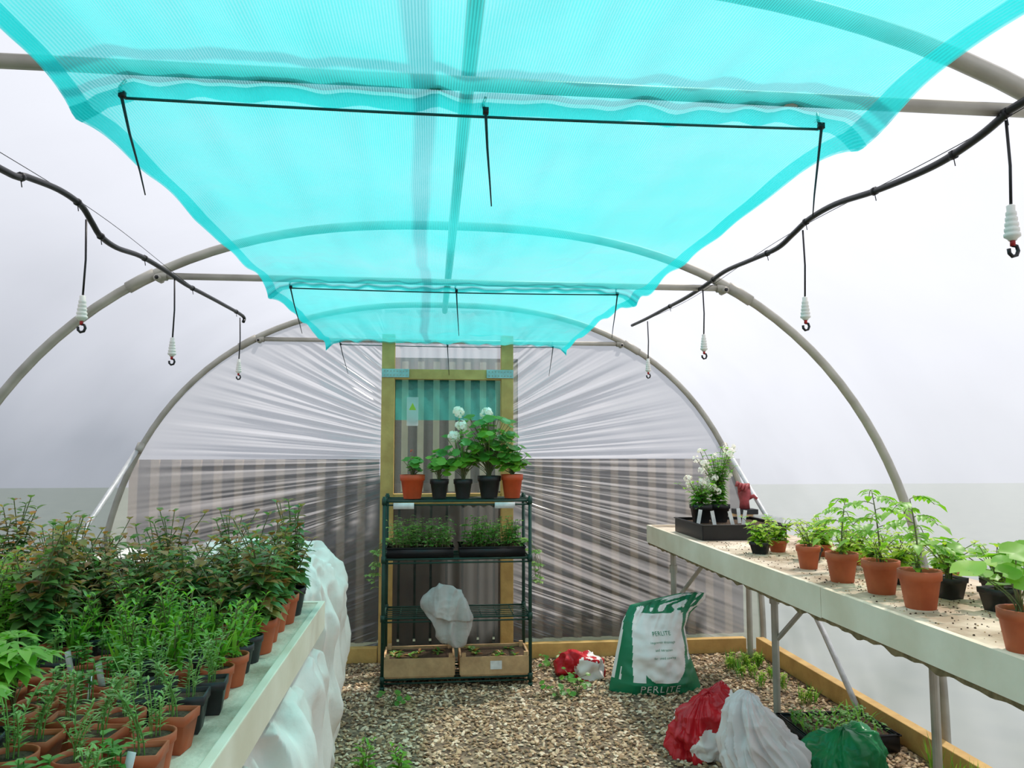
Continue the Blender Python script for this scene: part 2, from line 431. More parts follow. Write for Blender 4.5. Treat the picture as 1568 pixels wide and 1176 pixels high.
bb('baseboard_back',(-2.15,5.40,0),(-.35,5.46,.10)); bb('baseboard_back',(.58,5.40,0),(2.24,5.46,.10))
bb('baseboard_right',(2.30,.2,0),(2.36,5.38,.11)); bb('baseboard_left',(-2.18,.2,0),(-2.12,5.38,.11))

# ------------------------------------------------------------------ shade cloth
rows=[]; XL,XR=-.70,.925; TX=(-.63,.11,.86)
bars=[5.42,3.5,1.6,-.4,-2.3]
NX=96; CZ=2.183
for i in range(341):
    y=-2.3+(7.72)*i/340
    near=min(abs(y-b) for b in bars); s=math.sin(min(1,near/.97)*math.pi/2)
    row=[]
    for j in range(NX+1):
        u=j/NX; wx=noise.noise(Vector((u*3,y*1.5,3)))*.012
        edge=min(u,1-u)
        xx=XL+(XR-XL)*u+ (.012*noise.noise(Vector((y*2.3,u>.5,0))) if edge<.06 else 0)
        xx+= (-1 if u<.5 else 1)*(.03*(1-s)**3 if edge<.04 else 0)
        z=CZ-.055*s*(.4+.6*math.sin(math.pi*u))
        z-= (max(0,.06-edge)/.06)**1.5*(.03+.035*noise.noise(Vector((y*3,5 if u>.5 else 1,0)))+.03*(1-s)**4)
        z+=.020*noise.noise(Vector((u*9,y*3,1)))*s+.010*noise.noise(Vector((u*25,y*4,1)))+wx
        z+=.016*noise.noise(Vector((u*22,y*.8,7)))*(.3+.7*(1-s))
        row.append(Vector((xx,y,z)))
    rows.append(row)
nr=len(rows); nc=NX+1; mb=MB()
mb.add([p for r in rows for p in r],[(i*nc+j,i*nc+j+1,(i+1)*nc+j+1,(i+1)*nc+j) for i in range(nr-1) for j in range(nc-1)],M['cloth'])
for j0,j1 in ((0,2),(NX-2,NX)):   # doubled hems along both edges
    w_=j1-j0+1
    mb.add([r[j]+Vector((0,0,-.005)) for r in rows for j in range(j0,j1+1)],[(i*w_+j,i*w_+j+1,(i+1)*w_+j+1,(i+1)*w_+j) for i in range(nr-1) for j in range(w_-1)],M['cloth'])
for b in bars[:4]:               # doubled bands where it is folded over the bars
    idx=[i for i in range(nr) if abs(rows[i][0].y-b)<.05]
    mb.add([rows[i][j]+Vector((0,0,-.006)) for i in idx for j in range(nc)],[(i*nc+j,i*nc+j+1,(i+1)*nc+j+1,(i+1)*nc+j) for i in range(len(idx)-1) for j in range(nc-1)],M['cloth'])
mb.obj('shade_cloth')
for y in bars[:4]:
    mb=MB(); pts=[(TX[0]+ (TX[2]-TX[0])*k/20,y,2.163-.006*math.sin(k/20*math.pi)) for k in range(21)]
    mb.tube(pts,.003,M['cane'],6); mb.obj('cloth_support_cord')
    for x,dx in zip(TX,(.055,.012,-.03)):
        mb=MB(); Lz=.20; z0=2.155
        mb.tube([(x,y,z0+.045),(x-.006,y-.012,z0+.025),(x,y-.014,z0),(x+dx*.3,y-.012,z0-Lz*.35),(x+dx*.75,y-.016,z0-Lz*.75),(x+dx,y-.02,z0-Lz)],[.0035,.0035,.0035,.0028,.002,.0013],M['black'],5)
        mb.box((x-.006,y-.019,z0+.003),(x+.006,y-.007,z0+.016),M['black'])
        mb.obj('cable_tie')

# ------------------------------------------------------------------ irrigation
Lh=[(-1.08,y,z) for y,z in ((2.0,2.146),(2.13,2.17),(2.31,2.195),(2.45,2.194),(2.53,2.164),(2.6,2.138),(2.73,2.134),(2.94,2.158),(3.19,2.166),(3.48,2.165),(3.72,2.175),(4.07,2.189),(4.51,2.201),(4.53,2.17))]
Rh=[(1.26,y,z) for y,z in ((1.48,2.19),(1.53,2.185),(1.61,2.17),(1.73,2.16),(1.86,2.165),(2.04,2.183),(2.25,2.213),(2.42,2.216),(2.54,2.198),(2.67,2.18),(2.9,2.193),(3.17,2.21),(3.41,2.20),(3.69,2.195),(4.02,2.201),(4.4,2.208),(4.73,2.22))]
def smooth_pts(pts,k=5):
    pts=[Vector(p) for p in pts]; res=[]
    for i in range(len(pts)-1):
        p0=pts[max(0,i-1)];p1=pts[i];p2=pts[i+1];p3=pts[min(len(pts)-1,i+2)]
        for j in range(k):
            t=j/k
            res.append(.5*((2*p1)+(p2-p0)*t+(2*p0-5*p1+4*p2-p3)*t*t+(3*p1-p0-3*p2+p3)*t**3))
    res.append(pts[-1]); return res
for pts,pre in ((Lh,((-1.5,2.2),(-.4,2.2),(.5,2.15),(1.3,2.13))),(Rh,((-1.5,2.2),(-.4,2.2),(.5,2.17),(1.0,2.19)))):
    X0=pts[0][0]; pts=[(X0,y,z) for y,z in pre]+pts
    mb=MB(); sp_=smooth_pts(pts); mb.tube(sp_,.0095,M['black'],8)
    wire=[Vector((X0+.015*(1 if X0>0 else -1),y,2.2+.015*math.sin(y*3))) for y in [-1.5+6.0*k/60 for k in range(61)]]
    mb.tube(wire,.0012,M['black'],4)
    for k in range(12,len(sp_)-3,11):
        q=sp_[k]; mb.tube([q+Vector((0,-.006,0)),q+Vector((0,.006,0))],.012,M['black'],8); mb.tube([q+Vector((0,0,-.005)),q+Vector((.004,0,-.028))],.0015,M['black'],4)
    mb.obj('irrigation_hose')
for x,y,z0,zz in ((-1.08,2.49,2.17,-.255),(-1.08,3.33,2.165,-.262),(-1.08,4.45,2.19,-.25),(1.26,1.53,2.18,-.205),(1.26,2.47,2.20,-.245),(1.26,3.45,2.195,-.225),(1.26,4.38,2.198,-.235)):
    mb=MB(); mb.tube([(0,0,0),(.004,0,zz*.5),(0,0,zz)],.0034,M['black'],6)
    prof=[(.006,.014),(.009,.012)]
    for k in range(5):
        r=.0105+.0014*k; prof+=[(r*.82,-.012*k),(r*1.05,-.012*k-.003),(r*1.05,-.012*k-.009)]
    prof+=[(.010,-.062),(.008,-.066)]
    mb.lathe([(r,zz+q) for r,q in reversed(prof)],M['white'],12)
    mb.tube([(0,0,zz-.062),(0,0,zz-.078)],.0055,M['red'],8)
    mb.tube([(-.001,0,zz-.076),(.009,0,zz-.078),(.012,0,zz-.088),(.008,0,zz-.098),(-.002,0,zz-.101),(-.009,0,zz-.094),(-.010,0,zz-.084)],.0042,M['black'],6)
    mb.obj('hanging_sprinkler',(x,y,z0-.009))

# ------------------------------------------------------------------ plant parts
def pot(mb,r,h,m,square=False,c=(0,0,0)):
    n=4 if square else 20; off=math.pi/4 if square else 0
    k=1.25 if square else 1
    mb.lathe([(r*.70*k,0),(r*.92*k,h*.74),(r*1.0*k,h*.76),(r*1.02*k,h),(r*.92*k,h),(r*.9*k,h*.86)],m,n,c,off,cap=False)
    mb.lathe([(r*.70*k,.001),(.001,.001)],m,n,c,off,cap=False)
    mb.lathe([(r*.92*k,h*.87),(r*.5*k,h*.9),(.001,h*.9)],M['soil'],n,c,off,cap=False)
def U(a,b): return rnd.uniform(a,b)
def stemcurve(p,az,lean,h,n=5):
    p=Vector(p); pts=[]
    for i in range(n+1):
        t=i/n; pts.append(p+Vector((math.cos(az)*lean*t*t,math.sin(az)*lean*t*t,h*t)))
    return pts
def bushy(mb,z,h,leafL,leafW,m,m2=None,p2=0,stems=4,spread=.05,step=.018,start=.25,upd=.5,stem=None):
    for s in range(stems):
        az=U(0,6.28); pts=stemcurve((U(-.012,.012),U(-.012,.012),z),az,U(.2,1)*spread,h*U(.7,1.05),6)
        mb.tube(pts,[.0022]*4+[.0016]*3,stem or L['stem'],4,False)
        n=max(3,int(h*(1-start)/step)); ang=U(0,6.28)
        for k in range(n+1):
            t=start+(1-start)*k/n; i=min(5,int(t*6)); q=pts[i].lerp(pts[i+1],t*6-i); ang+=1.57+U(-.3,.3)
            sz=(1-.45*t)*U(.8,1.15)
            for dd in (0,math.pi):
                e=upd*U(.5,1.3)+ (0.5 if t>.93 else 0); d=(math.cos(ang+dd),math.sin(ang+dd),e)
                mm=m2 if (m2 and rnd.random()<p2*(.4+t)) else m
                mb.leaf(q,d,leafL*sz,leafW*sz,mm,U(.2,.6),.3)
def grassy(mb,z,h,n,m,w=.009):
    for k in range(n):
        a=U(0,6.28); d=(math.cos(a)*U(.1,.6),math.sin(a)*U(.1,.6),1)
        mb.leaf((U(-.02,.02),U(-.02,.02),z),d,h*U(.6,1.1),w*U(.7,1.3),m,U(0,.2),.4)
def feathery(mb,z,h,m):
    for s in range(6):
        az=U(0,6.28); pts=stemcurve((U(-.01,.01),U(-.01,.01),z),az,U(.01,.045),h*U(.6,1),5)
        mb.tube(pts,.0014,m,3,False)
        for k in range(15):
            t=.2+.8*k/14; i=min(4,int(t*5)); q=pts[i].lerp(pts[i+1],t*5-i); a=U(0,6.28)
            mb.leaf(q,(math.cos(a),math.sin(a),U(.1,.8)),U(.016,.030),.0055,m,.2,.1)
def palmate(mb,z,h,m,n=9,R=.045):
    for s in range(n):
        az=U(0,6.28); hh=h*U(.5,1); pts=stemcurve((0,0,z),az,U(.02,.07),hh,4)
        mb.tube(pts,.0016,L['stem'],4,False); q=pts[-1]; 
        for k in range(7):
            a=az+(-1+k/3)*1.9; r=R*(1-.25*abs(k-3)/3)*U(.9,1.1)
            mb.leaf(q,(math.cos(a),math.sin(a),.25),r,r*.38,m,.45,.25)
def seedling(mb,z,m,n=3,h=.04):
    for s in range(n):
        x,y=U(-.02,.02),U(-.02,.02); hh=h*U(.6,1.2)
        mb.tube([(x,y,z),(x,y,z+hh)],.0012,m,3,False)
        for k in range(6):
            a=U(0,6.28); mb.leaf((x,y,z+hh*U(.5,1)),(math.cos(a),math.sin(a),.5),.028,.016,m,.4,.2)
def tomato(mb,z,h,m,n=7):
    pts=stemcurve((0,0,z),U(0,6),.02,h,6); mb.tube(pts,[.0035,.0034,.003,.003,.0025,.002,.0015],L['stem'],6,False)
    for k in range(n):
        t=.35+.65*k/(n-1); i=min(5,int(t*6)); q=pts[i].lerp(pts[i+1],t*6-i); a=k*2.4+U(-.3,.3); ln=h*.5*(1.1-.4*t)*U(.85,1.15)
        rp=[]
        for j in range(7):
            s=j/6; rp.append(q+Vector((math.cos(a)*ln*s,math.sin(a)*ln*s,ln*(.55*s-.75*s*s))))
        mb.tube(rp,.0014,L['stem'],4,False)
        for j in (2,3,4,5):
            for sd in (-1,1):
                aa=a+sd*1.1; lf=.052*(1.1-.08*j)*U(.8,1.1)
                mb.leaf(rp[j],(math.cos(aa),math.sin(aa),.05),lf,lf*.6,m,.5,.3)
        mb.leaf(rp[6],(math.cos(a),math.sin(a),-.1),.05,.032,m,.5,.3)
def roundy(mb,z,h,m,n=16,R=.03,spread=.07,scal=.08):
    for s in range(n):
        az=U(0,6.28); pts=stemcurve((U(-.01,.01),U(-.01,.01),z),az,U(.2,1)*spread,h*U(.3,1),4)
        mb.tube(pts,.0017,L['stem'],4,False)
        mb.round_leaf(pts[-1],(math.cos(az)*U(0,.7),math.sin(az)*U(0,.7)-.25,1),R*U(.6,1.15),m,14,scal)
def bloom(mb,p,R,m,n=26):
    p=Vector(p)
    for k in range(n):
        d=Vector((rnd.gauss(0,1),rnd.gauss(0,1),rnd.gauss(.25,.8))).normalized()
        q=p+d*R*U(.55,1); mb.round_leaf(q,d,R*.38,m,6,.12,.2)

def variants(kind,fn,count):
    out=[]
    for i in range(count):
        mb=MB(); fn(mb,i); out.append(mb.mesh(kind+'_mesh'))
    return out
def v_rose(mb,i):
    pot(mb,.045,.085,M['terra'] if i%3 else M['blackp'],False); bushy(mb,.075,.13+.025*i,.066,.045,L['dark'],L['redl'],.28,7,.11,.026,.1,.3)
def v_herb(mb,i):
    sq=i%2==0; pot(mb,.042,.08,M['blackp'] if sq else M['terra'],sq); bushy(mb,.07,.17+.025*i,.075,.022,L['silver'] if i<3 else L['bright'],None,0,5,.06,.020,.1,.6)
def v_grass(mb,i):
    pot(mb,.042,.08,M['blackp'] if i%2 else M['terra'],False); grassy(mb,.07,.12,10,L['bright'],.013); bushy(mb,.07,.11+.02*i,.06,.017,L['bright'],L['mid'],.3,6,.05,.02,.1,.8)
def v_feath(mb,i):
    pot(mb,.042,.08,M['terra'] if i else M['blackp'],i%2==0); feathery(mb,.07,.12,L['silver'])
def v_palm(mb,i):
    pot(mb,.045,.085,M['blackp'] if i%2 else M['terra'],i%2==1); palmate(mb,.075,.16,L['bright'],13,.066)
def v_seed(mb,i):
    pot(mb,.042,.075,M['terra'] if i%4 else M['blackp'],i%2==0); seedling(mb,.066,L['mid'] if i%2 else L['silver'],3 if i<3 else 6,.045 if i<3 else .08)
    if i%3==0: mb.box((.02,.0,.05),(.034,.002,.12),M['label'],Matrix.Rotation(.2,3,'Y'))
V={'rose':variants('rose',v_rose,7),'herb':variants('herb',v_herb,4),'grass':variants('grass',v_grass,4),'feath':variants('feath',v_feath,3),'palm':variants('palm',v_palm,3),'seed':variants('seed',v_seed,6)}

# ------------------------------------------------------------------ left bench
LBZ=.85
mb=MB()
mb.box((-2.02,.5,LBZ-.02),(-.43,3.10,LBZ),M['bench'])
mb.box((-.43,.5,LBZ-.10),(-.405,3.10,LBZ+.004),M['benchedge'])
mb.box((-2.02,3.10,LBZ-.10),(-.405,3.125,LBZ+.004),M['benchedge'])
for y in (.6,1.9,3.03):
    for x in (-1.95,-1.35): mb.box((x,y-.025,0),(x+.05,y+.025,LBZ-.02),M['metal'])
    mb.box((-1.95,y-.02,LBZ-.08),(-.5,y+.02,LBZ-.02),M['metal'])
mb.obj('potting_bench',smooth=False,bevel=.003)
groups={k:empty(n,(-1.2,2,LBZ)) for k,n in (('rose','potted_rose_cuttings'),('herb','potted_herb_plants'),('grass','potted_cornflower_seedlings'),('feath','potted_marigold_seedlings'),('palm','potted_lupin_plants'),('seed','potted_seedlings'))}
bpy.context.view_layer.update()
def kind(x,y):
    n=noise.noise(Vector((x*3,y*3,0)))
    if y>2.36: return 'rose'
    if y>2.08: return 'grass' if x>-.95 else ('herb' if x<-1.15 else 'rose')
    if y>1.92: return 'grass' if x>-.75 else ('herb' if x<-1.05 else 'seed')
    if y>1.68:
        if x<-1.05: return 'herb'
        if x>-.62: return 'feath'
        return 'seed' if n<.22 else 'feath'
    if x<-.78: return 'palm'
    return 'feath' if (x<-.66 or n>0) else 'seed'
y=1.12
while y<3.06:
    x=-.50
    while x>-1.97:
        k=kind(x,y)
        xx=x+U(-.008,.008); yy=y+U(-.008,.008)
        o=mkobj(k+'_pot',rnd.choice(V[k]),(xx+1.2,yy-2,0.001),U(-.15,.15)+rnd.choice([0,1.5708,3.1416,4.712]),groups[k],sc=U(.9,1.0) if k!='rose' else U(.85,1.15))
        x-=.106 if k!='rose' else .125
    y+=.106 if y<2.3 else .125

# ------------------------------------------------------------------ lumps / sacks
def lump(name,loc,size,m,e=.45,amp=.04,freq=3,rz=0,seg=(72,44),fold=.02,shape=None,parent=None,matfn=None,seed=0,cr=0,cf=7,vert=0,vf=5,pleat=0,pf=5):
    a,b,c=size; mb=MB(); nu,nv=seg; vs=[];fs=[]
    def pw(v,k): return math.copysign(abs(v)**k,v)
    for j in range(nv+1):
        ph=-math.pi/2+math.pi*j/nv
        for i in range(nu):
            th=2*math.pi*i/nu
            x=pw(math.cos(ph),e)*pw(math.cos(th),e); y_=pw(math.cos(ph),e)*pw(math.sin(th),e); z=(pw(math.sin(ph),e)+1)/2
            p=Vector((x*a/2,y_*b/2,z*c))
            if shape: p=shape(p,x,y_,z)
            d=Vector((x,y_,z-.5)).normalized()
            q=p*freq+Vector((seed*3.3,seed,0))
            w=noise.noise(q)*amp+noise.noise(q*2.7)*amp*.45+ (1-abs(noise.noise(Vector((q.x*2.2,q.y*2.2,q.z*.9+4)))*2))*fold
            if cr:
                for kf,ka in ((1,1),(2.3,.4)):
                    warp=Vector((noise.noise(p*6*kf),noise.noise(p*6*kf+Vector((9,0,0))),noise.noise(p*6*kf+Vector((0,9,0)))))*.5
                    dd=noise.voronoi((p*cf*kf)+warp+Vector((seed,0,0)))[0]
                    w+=cr*ka*((dd[1]-dd[0])*-.9+.25)
            if vert:
                vv=Vector((p.x*vf,p.y*vf,p.z*1.1+seed)); w+=vert*(.5-abs(noise.noise(vv))*2)+vert*.5*(.5-abs(noise.noise(vv*2.3))*2)
            if pleat:
                tw=th+.5*z+.25*noise.noise(p*4)
                pp=Vector((math.cos(tw)*pf,math.sin(tw)*pf,z*1.2+seed))
                k=.35+.65*math.sin(math.pi*min(1,max(0,z)))
                w+=k*pleat*((.4-abs(noise.noise(pp))*2)+.5*(.4-abs(noise.noise(pp*2.1))*2))
            p=p+d*w*(.3 if z<.03 else 1); p.z=max(p.z,0)
            vs.append(p)
    for j in range(nv):
        for i in range(nu):
            fs.append((j*nu+i,j*nu+(i+1)%nu,(j+1)*nu+(i+1)%nu,(j+1)*nu+i))
    if matfn:
        mb.v=[tuple(v) for v in vs]
        for f in fs:
            cc=sum((vs[i] for i in f),Vector())/4; mb.f.append(f); mb.m.append(mb.mi(matfn(cc)))
    else: mb.add(vs,fs,m)
    return mb.obj(name,loc,rz,parent)
lump('bulk_bag',(-.765,1.55,0),(.82,1.0,.73),M['sack'],.35,.04,3,fold=.02,seed=1,seg=(200,80),vert=.055,vf=6)
lump('bulk_bag',(-.765,2.55,0),(.82,.96,.73),M['sack'],.35,.04,3,fold=.02,seed=2,seg=(200,80),vert=.055,vf=6)
lump('bulk_bag',(-.80,3.76,0),(.70,.98,.97),M['sack'],.5,.05,3,fold=.03,seed=3,seg=(240,120),vert=.055,vf=6,cr=.02,cf=5)
lump('bulk_bag',(-1.54,3.72,0),(.6,.8,.92),M['sack'],.5,.06,3,fold=.05,seed=4,seg=(100,60),vert=.04,vf=7)

# ------------------------------------------------------------------ shelving rack
RX0,RX1,RY0,RY1=-.28,.615,4.80,5.14
mb=MB()
for x in (RX0,RX1):
    for y in (RY0,RY1):
        mb.tube([(x,y,.0),(x,y,1.15)],.011,M['rack'],10); mb.lathe([(.015,0),(.015,.02)],M['rack'],10,(x,y,0))
        for z in (.06,.42,.77,1.12): mb.tube([(x,y,z-.02),(x,y,z+.02)],.015,M['rack'],10)
for z in (.06,.42,.77,1.12):
    for y in (RY0,RY1): 
        mb.tube([(RX0,y,z),(RX1,y,z)],.006,M['rack'],8); mb.tube([(RX0,y,z-.022),(RX1,y,z-.022)],.005,M['rack'],8)
    for x in (RX0,RX1): mb.tube([(x,RY0,z),(x,RY1,z)],.006,M['rack'],8); mb.tube([(x,RY0,z-.022),(x,RY1,z-.022)],.005,M['rack'],8)
    for k in range(1,6): mb.tube([(RX0,RY0+(RY1-RY0)*k/6,z),(RX1,RY0+(RY1-RY0)*k/6,z)],.0035,M['rack'],6)
    for k in range(1,9): mb.tube([(RX0+(RX1-RX0)*k/9,RY0,z-.004),(RX0+(RX1-RX0)*k/9,RY1,z-.004)],.003,M['rack'],6)
for x in (-.17,.45): mb.box((x-.055,RY0-.012,1.075),(x+.07,RY0-.008,1.112),M['label'])
mb.obj('shelving_rack')
SZ=1.128
def single(name,fn,loc,rz=0):
    mb=MB(); fn(mb); return mb.obj(name,loc,rz)
single('potted_primula',lambda mb:(pot(mb,.078,.15,M['redpot']),roundy(mb,.13,.13,L['mid'],22,.030,.06),[bloom(mb,(U(-.03,.06),U(-.03,.03),.24+U(0,.07)),.014,L['redfl'],7) for _ in range(2)]),(-.115,4.96,SZ))
def ger(mb,h,n,sp,blooms,r=.06,ph=.12,pm=None):
    pot(mb,r,ph,pm or M['blackp'],False)
    roundy(mb,ph*.88,h,L['mid'],n,.042,sp); roundy(mb,ph*.88,h*.75,L['bright'],n*2//3,.038,sp*1.1)
    for x,z in blooms:
        mb.tube([(0,0,ph),(x*.5,0,ph+(z-ph)*.6),(x,0,z)],.0028,L['bright'],5,False); bloom(mb,(x,-.01,z),.04,L['petal'],44)
single('potted_geranium',lambda mb:ger(mb,.20,22,.09,[]),(.055,4.97,SZ))
single('potted_geranium',lambda mb:ger(mb,.30,34,.11,[(-.03,.55),(-.06,.39),(-.01,.46)]),(.205,4.96,SZ))
single('potted_geranium',lambda mb:ger(mb,.40,80,.17,[(-.02,.54)],.075,.14),(.375,4.99,SZ))
single('potted_geranium',lambda mb:ger(mb,.20,28,.10,[],.07,.15,M['redpot']),(.52,4.96,SZ))
def tray(mb,w,d,h,m=None,c=(0,0,0)):
    m=m or M['black']; x,y,z=c
    mb.box((x-w/2,y-d/2,z),(x+w/2,y+d/2,z+.004),m)
    for s in (-1,1):
        mb.box((x-w/2,y+s*d/2-.004,z),(x+w/2,y+s*d/2+.004,z+h),m); mb.box((x+s*w/2-.004,y-d/2,z),(x+s*w/2+.004,y+d/2,z+h),m)
        mb.box((x-w/2-.01,y+s*d/2-.008,z+h-.006),(x+w/2+.01,y+s*d/2+.008,z+h),m); mb.box((x+s*w/2-.008,y-d/2-.01,z+h-.006),(x+s*w/2+.008,y+d/2+.01,z+h),m)
    mb.box((x-w/2+.004,y-d/2+.004,z+h*.5),(x+w/2-.004,y+d/2-.004,z+h*.8),M['soil'])
for cx in (-.06,.385):
    mb=MB(); tray(mb,.40,.27,.06)
    for k in range(110):
        x,y=U(-.18,.18),U(-.12,.12); h=U(.07,.19); az=U(0,6.28)
        pts=stemcurve((x,y,.045),az,U(0,.05),h,4); mb.tube(pts,.0014,L['stem'],3,False)
        for j in range(9):
            q=pts[min(4,1+j//2-(1 if j>5 else 0))]; a=U(0,6.28); mb.leaf(q,(math.cos(a),math.sin(a),.4),U(.028,.045),.024,L['silver'] if rnd.random()<(.8 if cx<0 else .3) else L['mid'],.5,.2)
    for k in range(9):
        sx=-1 if cx<0 else 1; y=U(-.12,.12); pts=[Vector((sx*.16,y,.06)),Vector((sx*(.2+U(0,.03)),y,.09)),Vector((sx*(.25+U(0,.05)),y,.02)),Vector((sx*(.26+U(0,.05)),y,-.06)),Vector((sx*(.27+U(0,.05)),y,-.06-U(.02,.14)))]
        mb.tube(pts,.0013,L['stem'],3,False)
        for q in pts[1:]:
            for j in range(4):
                a=U(0,6.28); mb.leaf(q,(math.cos(a),math.sin(a),.1),.034,.024,L['silver'],.4,.2)
    mb.obj('seedling_tray',(cx,4.97,.776))
# fleece: limp cloth hung over the shelf bar, with a loose tail to one side
def shp(p,x,y,z):
    k=1.0-.30*max(0,.5-z)*2-.25*max(0,z-.75)*2
    lean=.05*(1-z)
    return Vector((p.x*k+lean-.015*z,p.y*(1 if z>.45 else .55),p.z+.07*max(0,-x)*(1-z)-.02*x*z))
lump('garden_fleece_bundle',(.09,4.765,.25),(.26,.09,.37),M['fleece'],.85,.015,5,seg=(180,130),fold=.006,shape=shp,seed=5,vert=.045,vf=9,cr=.012,cf=9)
for cx in (-.06,.40):
    mb=MB(); w,d,h=.42,.30,.115
    for s in (-1,1):
        mb.box((-w/2,s*d/2-.006,0.01),(w/2,s*d/2+.006,h),M['crate']); mb.box((s*w/2-.006,-d/2,.01),(s*w/2+.006,d/2,h),M['crate'])
        for t in (-1,1): mb.box((s*(w/2-.02)-.012,t*(d/2-.018)-.012,0),(s*(w/2-.02)+.012,t*(d/2-.018)+.012,h+.02),M['crate'])
    mb.box((-w/2,-d/2,0),(w/2,d/2,.012),M['crate']); mb.box((-w/2+.008,-d/2+.008,.012),(w/2-.008,d/2-.008,h-.015),M['soil'])
    if cx>.1: mb.box((-.03,-d/2-.009,.04),(.04,-d/2-.007,.09),M['label'])
    for k in range(9):
        x,y=U(-.16,.16),U(-.1,.1); a0=U(0,6)
        for j in range(7):
            a=a0+j; mb.leaf((x,y,h-.016),(math.cos(a),math.sin(a),U(.3,1.4)),U(.03,.07),.02,L['mid'] if j%3 else L['redl'],.4,.2)
    mb.obj('wooden_crate',(cx,4.95,.067),smooth=False)

# ------------------------------------------------------------------ right bench
BZ=.915; BX0,BX1=1.48,2.20
mb=MB()
mb.box((BX0+.02,.4,BZ-.03),(BX1,5.22,BZ),M['bench'])
mb.box((BX0,.4,BZ-.108),(BX0+.022,2.85,BZ+.004),M['benchedge']); mb.box((BX0,2.854,BZ-.112),(BX0+.022,5.22,BZ+.004),M['benchedge'])
mb.box((BX0,5.22,BZ-.108),(BX1,5.24,BZ+.004),M['benchedge'])
vs=[];n=240
for i in range(n+1):
    y=.4+4.82*i/n; vs += [(BX0+.003,y,BZ-.10),(BX0+.003,y,BZ-.124+.016*noise.noise(Vector((y*14,0,0)))),(BX0+.05,y,BZ-.122),(BX0+.05,y,BZ-.03)]
fs=[(i*4+k,i*4+k+1,i*4+k+5,i*4+k+4) for i in range(n) for k in range(3)]
mb.add(vs,fs,M['benchund'])
for y,fx,rx in ((1.1,1.8,2.1),(3.2,None,2.16),(4.05,1.84,None),(5.1,1.62,2.14)):
    mb.box((BX0+.06,y-.02,BZ-.10),(BX1-.02,y+.02,BZ-.03),M['metal'])
    if fx:
        mb.tube([(fx,y,.0),(fx,y,BZ-.06)],.019,M['metal'],12); mb.tube([(fx,y,BZ-.30),(fx,y,BZ-.25)],.026,M['metal'],12)
        mb.tube([(fx,y,.42),(fx+.02,y-.02,.45),(fx+.22,y-.3,BZ-.06)],.013,M['metal'],8)
        mb.lathe([(.03,0),(.03,.01)],M['metal'],12,(fx,y,0))
    if rx:
        mb.tube([(rx,y,.0),(rx,y,BZ-.06)],.019,M['metal'],12); mb.lathe([(.03,0),(.03,.01)],M['metal'],12,(rx,y,0))
        mb.tube([(rx,y,.62),(rx-.03,y+.02,.60),(rx-.32,y+.06,BZ-.06)],.012,M['metal'],8)
mb.obj('trestle_bench',smooth=False)
mb=MB()
for k in range(1100):
    x,y=U(1.53,2.1),U(1.6,4.3); r=U(.001,.004); mb.lathe([(r,0),(r*.8,r*.8),(.0002,r)],M['soil'] if k%3 else M['crate'],5,(x,y,BZ+.0005),cap=False)
mb.obj('spilled_compost')
for (x,y,r,h,ph,nn) in ((1.67,3.317,.052,.10,.10,'b'),(1.64,2.98,.062,.22,.115,'t'),(1.656,2.736,.066,.26,.12,'t'),(1.635,2.475,.068,.25,.125,'t')):
    mb=MB(); pot(mb,r,ph,M['terra'])
    if nn=='t': tomato(mb,ph*.88,h,L['bright'],9); bushy(mb,ph*.88,.08,.04,.024,L['yell'],None,0,5,.06,.02)
    else: bushy(mb,ph*.88,h,.045,.028,L['yell'],None,0,6,.06,.02)
    mb.obj('potted_tomato_plant' if nn=='t' else 'potted_basil_plant',(x,y,BZ),U(0,6))
for (x,y,k) in ((1.66,3.80,0),(1.80,3.56,0),(1.95,3.40,1),(1.84,3.30,0),(1.86,3.12,1),(2.0,3.12,0),(1.78,3.86,1),(1.93,3.68,1),(2.02,3.86,0),(1.84,2.92,0),(1.98,2.84,1)):
    mb=MB(); pot(mb,.05,.06,M['terra'] if k else M['blackp'],not k)
    bushy(mb,.05,.12,.065,.042,L['yell'],L['bright'],.3,10,.12,.022,.05,.3); mb.obj('potted_pelargonium_cutting',(x,y,BZ),U(0,6))
for (x,y) in ((1.84,2.62),(1.99,2.56),(1.86,2.40),(2.0,2.34),(1.86,2.18),(2.01,2.12)):
    mb=MB(); pot(mb,.05,.075,M['blackp'],True); roundy(mb,.065,.14,L['bright'],18,.032,.09,.12); bushy(mb,.065,.12,.04,.028,L['yell'],None,0,4,.07); mb.obj('potted_strawberry_plant',(x,y,BZ),U(0,.4))
for x,y in ((1.56,1.93),(1.78,1.90)):
    mb=MB(); pot(mb,.06,.11,M['terra']); roundy(mb,.095,.17,L['bright'],16,.042,.12,.02); mb.obj('potted_nasturtium',(x,y,BZ))
mb=MB(); tray(mb,.50,.50,.09); 
mb.obj('potting_tray',(1.81,4.60,BZ),smooth=False,bevel=.002)
def flowery(mb,h,sp,nb=9):
    pot(mb,.06,.11,M['blackp'],True); bushy(mb,.1,h,.07,.046,L['mid'],L['bright'],.4,15,sp,.028,.05,.3)
    for k in range(nb):
        a=U(0,6.28); r=U(.1,1)*sp*1.1; p=(math.cos(a)*r,math.sin(a)*r,.1+h*U(.55,1.08)); mb.tube([(0,0,.1),(p[0]*.4,p[1]*.4,.1+h*.5),p],.002,L['stem'],4,False); bloom(mb,p,.024,L['petal'],16)
single('potted_white_phlox',lambda mb:flowery(mb,.34,.17,18),(1.79,4.70,BZ+.074))
single('potted_white_phlox',lambda mb:flowery(mb,.16,.15,12),(1.66,4.66,BZ+.074))
mb=MB()
for k,(x,y) in enumerate(((-.1,-.08),(.0,-.1),(.1,-.05),(-.15,.02),(.12,.08))):
    mb.box((x,y,0),(x+.022,y+.003,.09),M['label'],Matrix.Rotation(U(-.3,.3),3,'Y'))
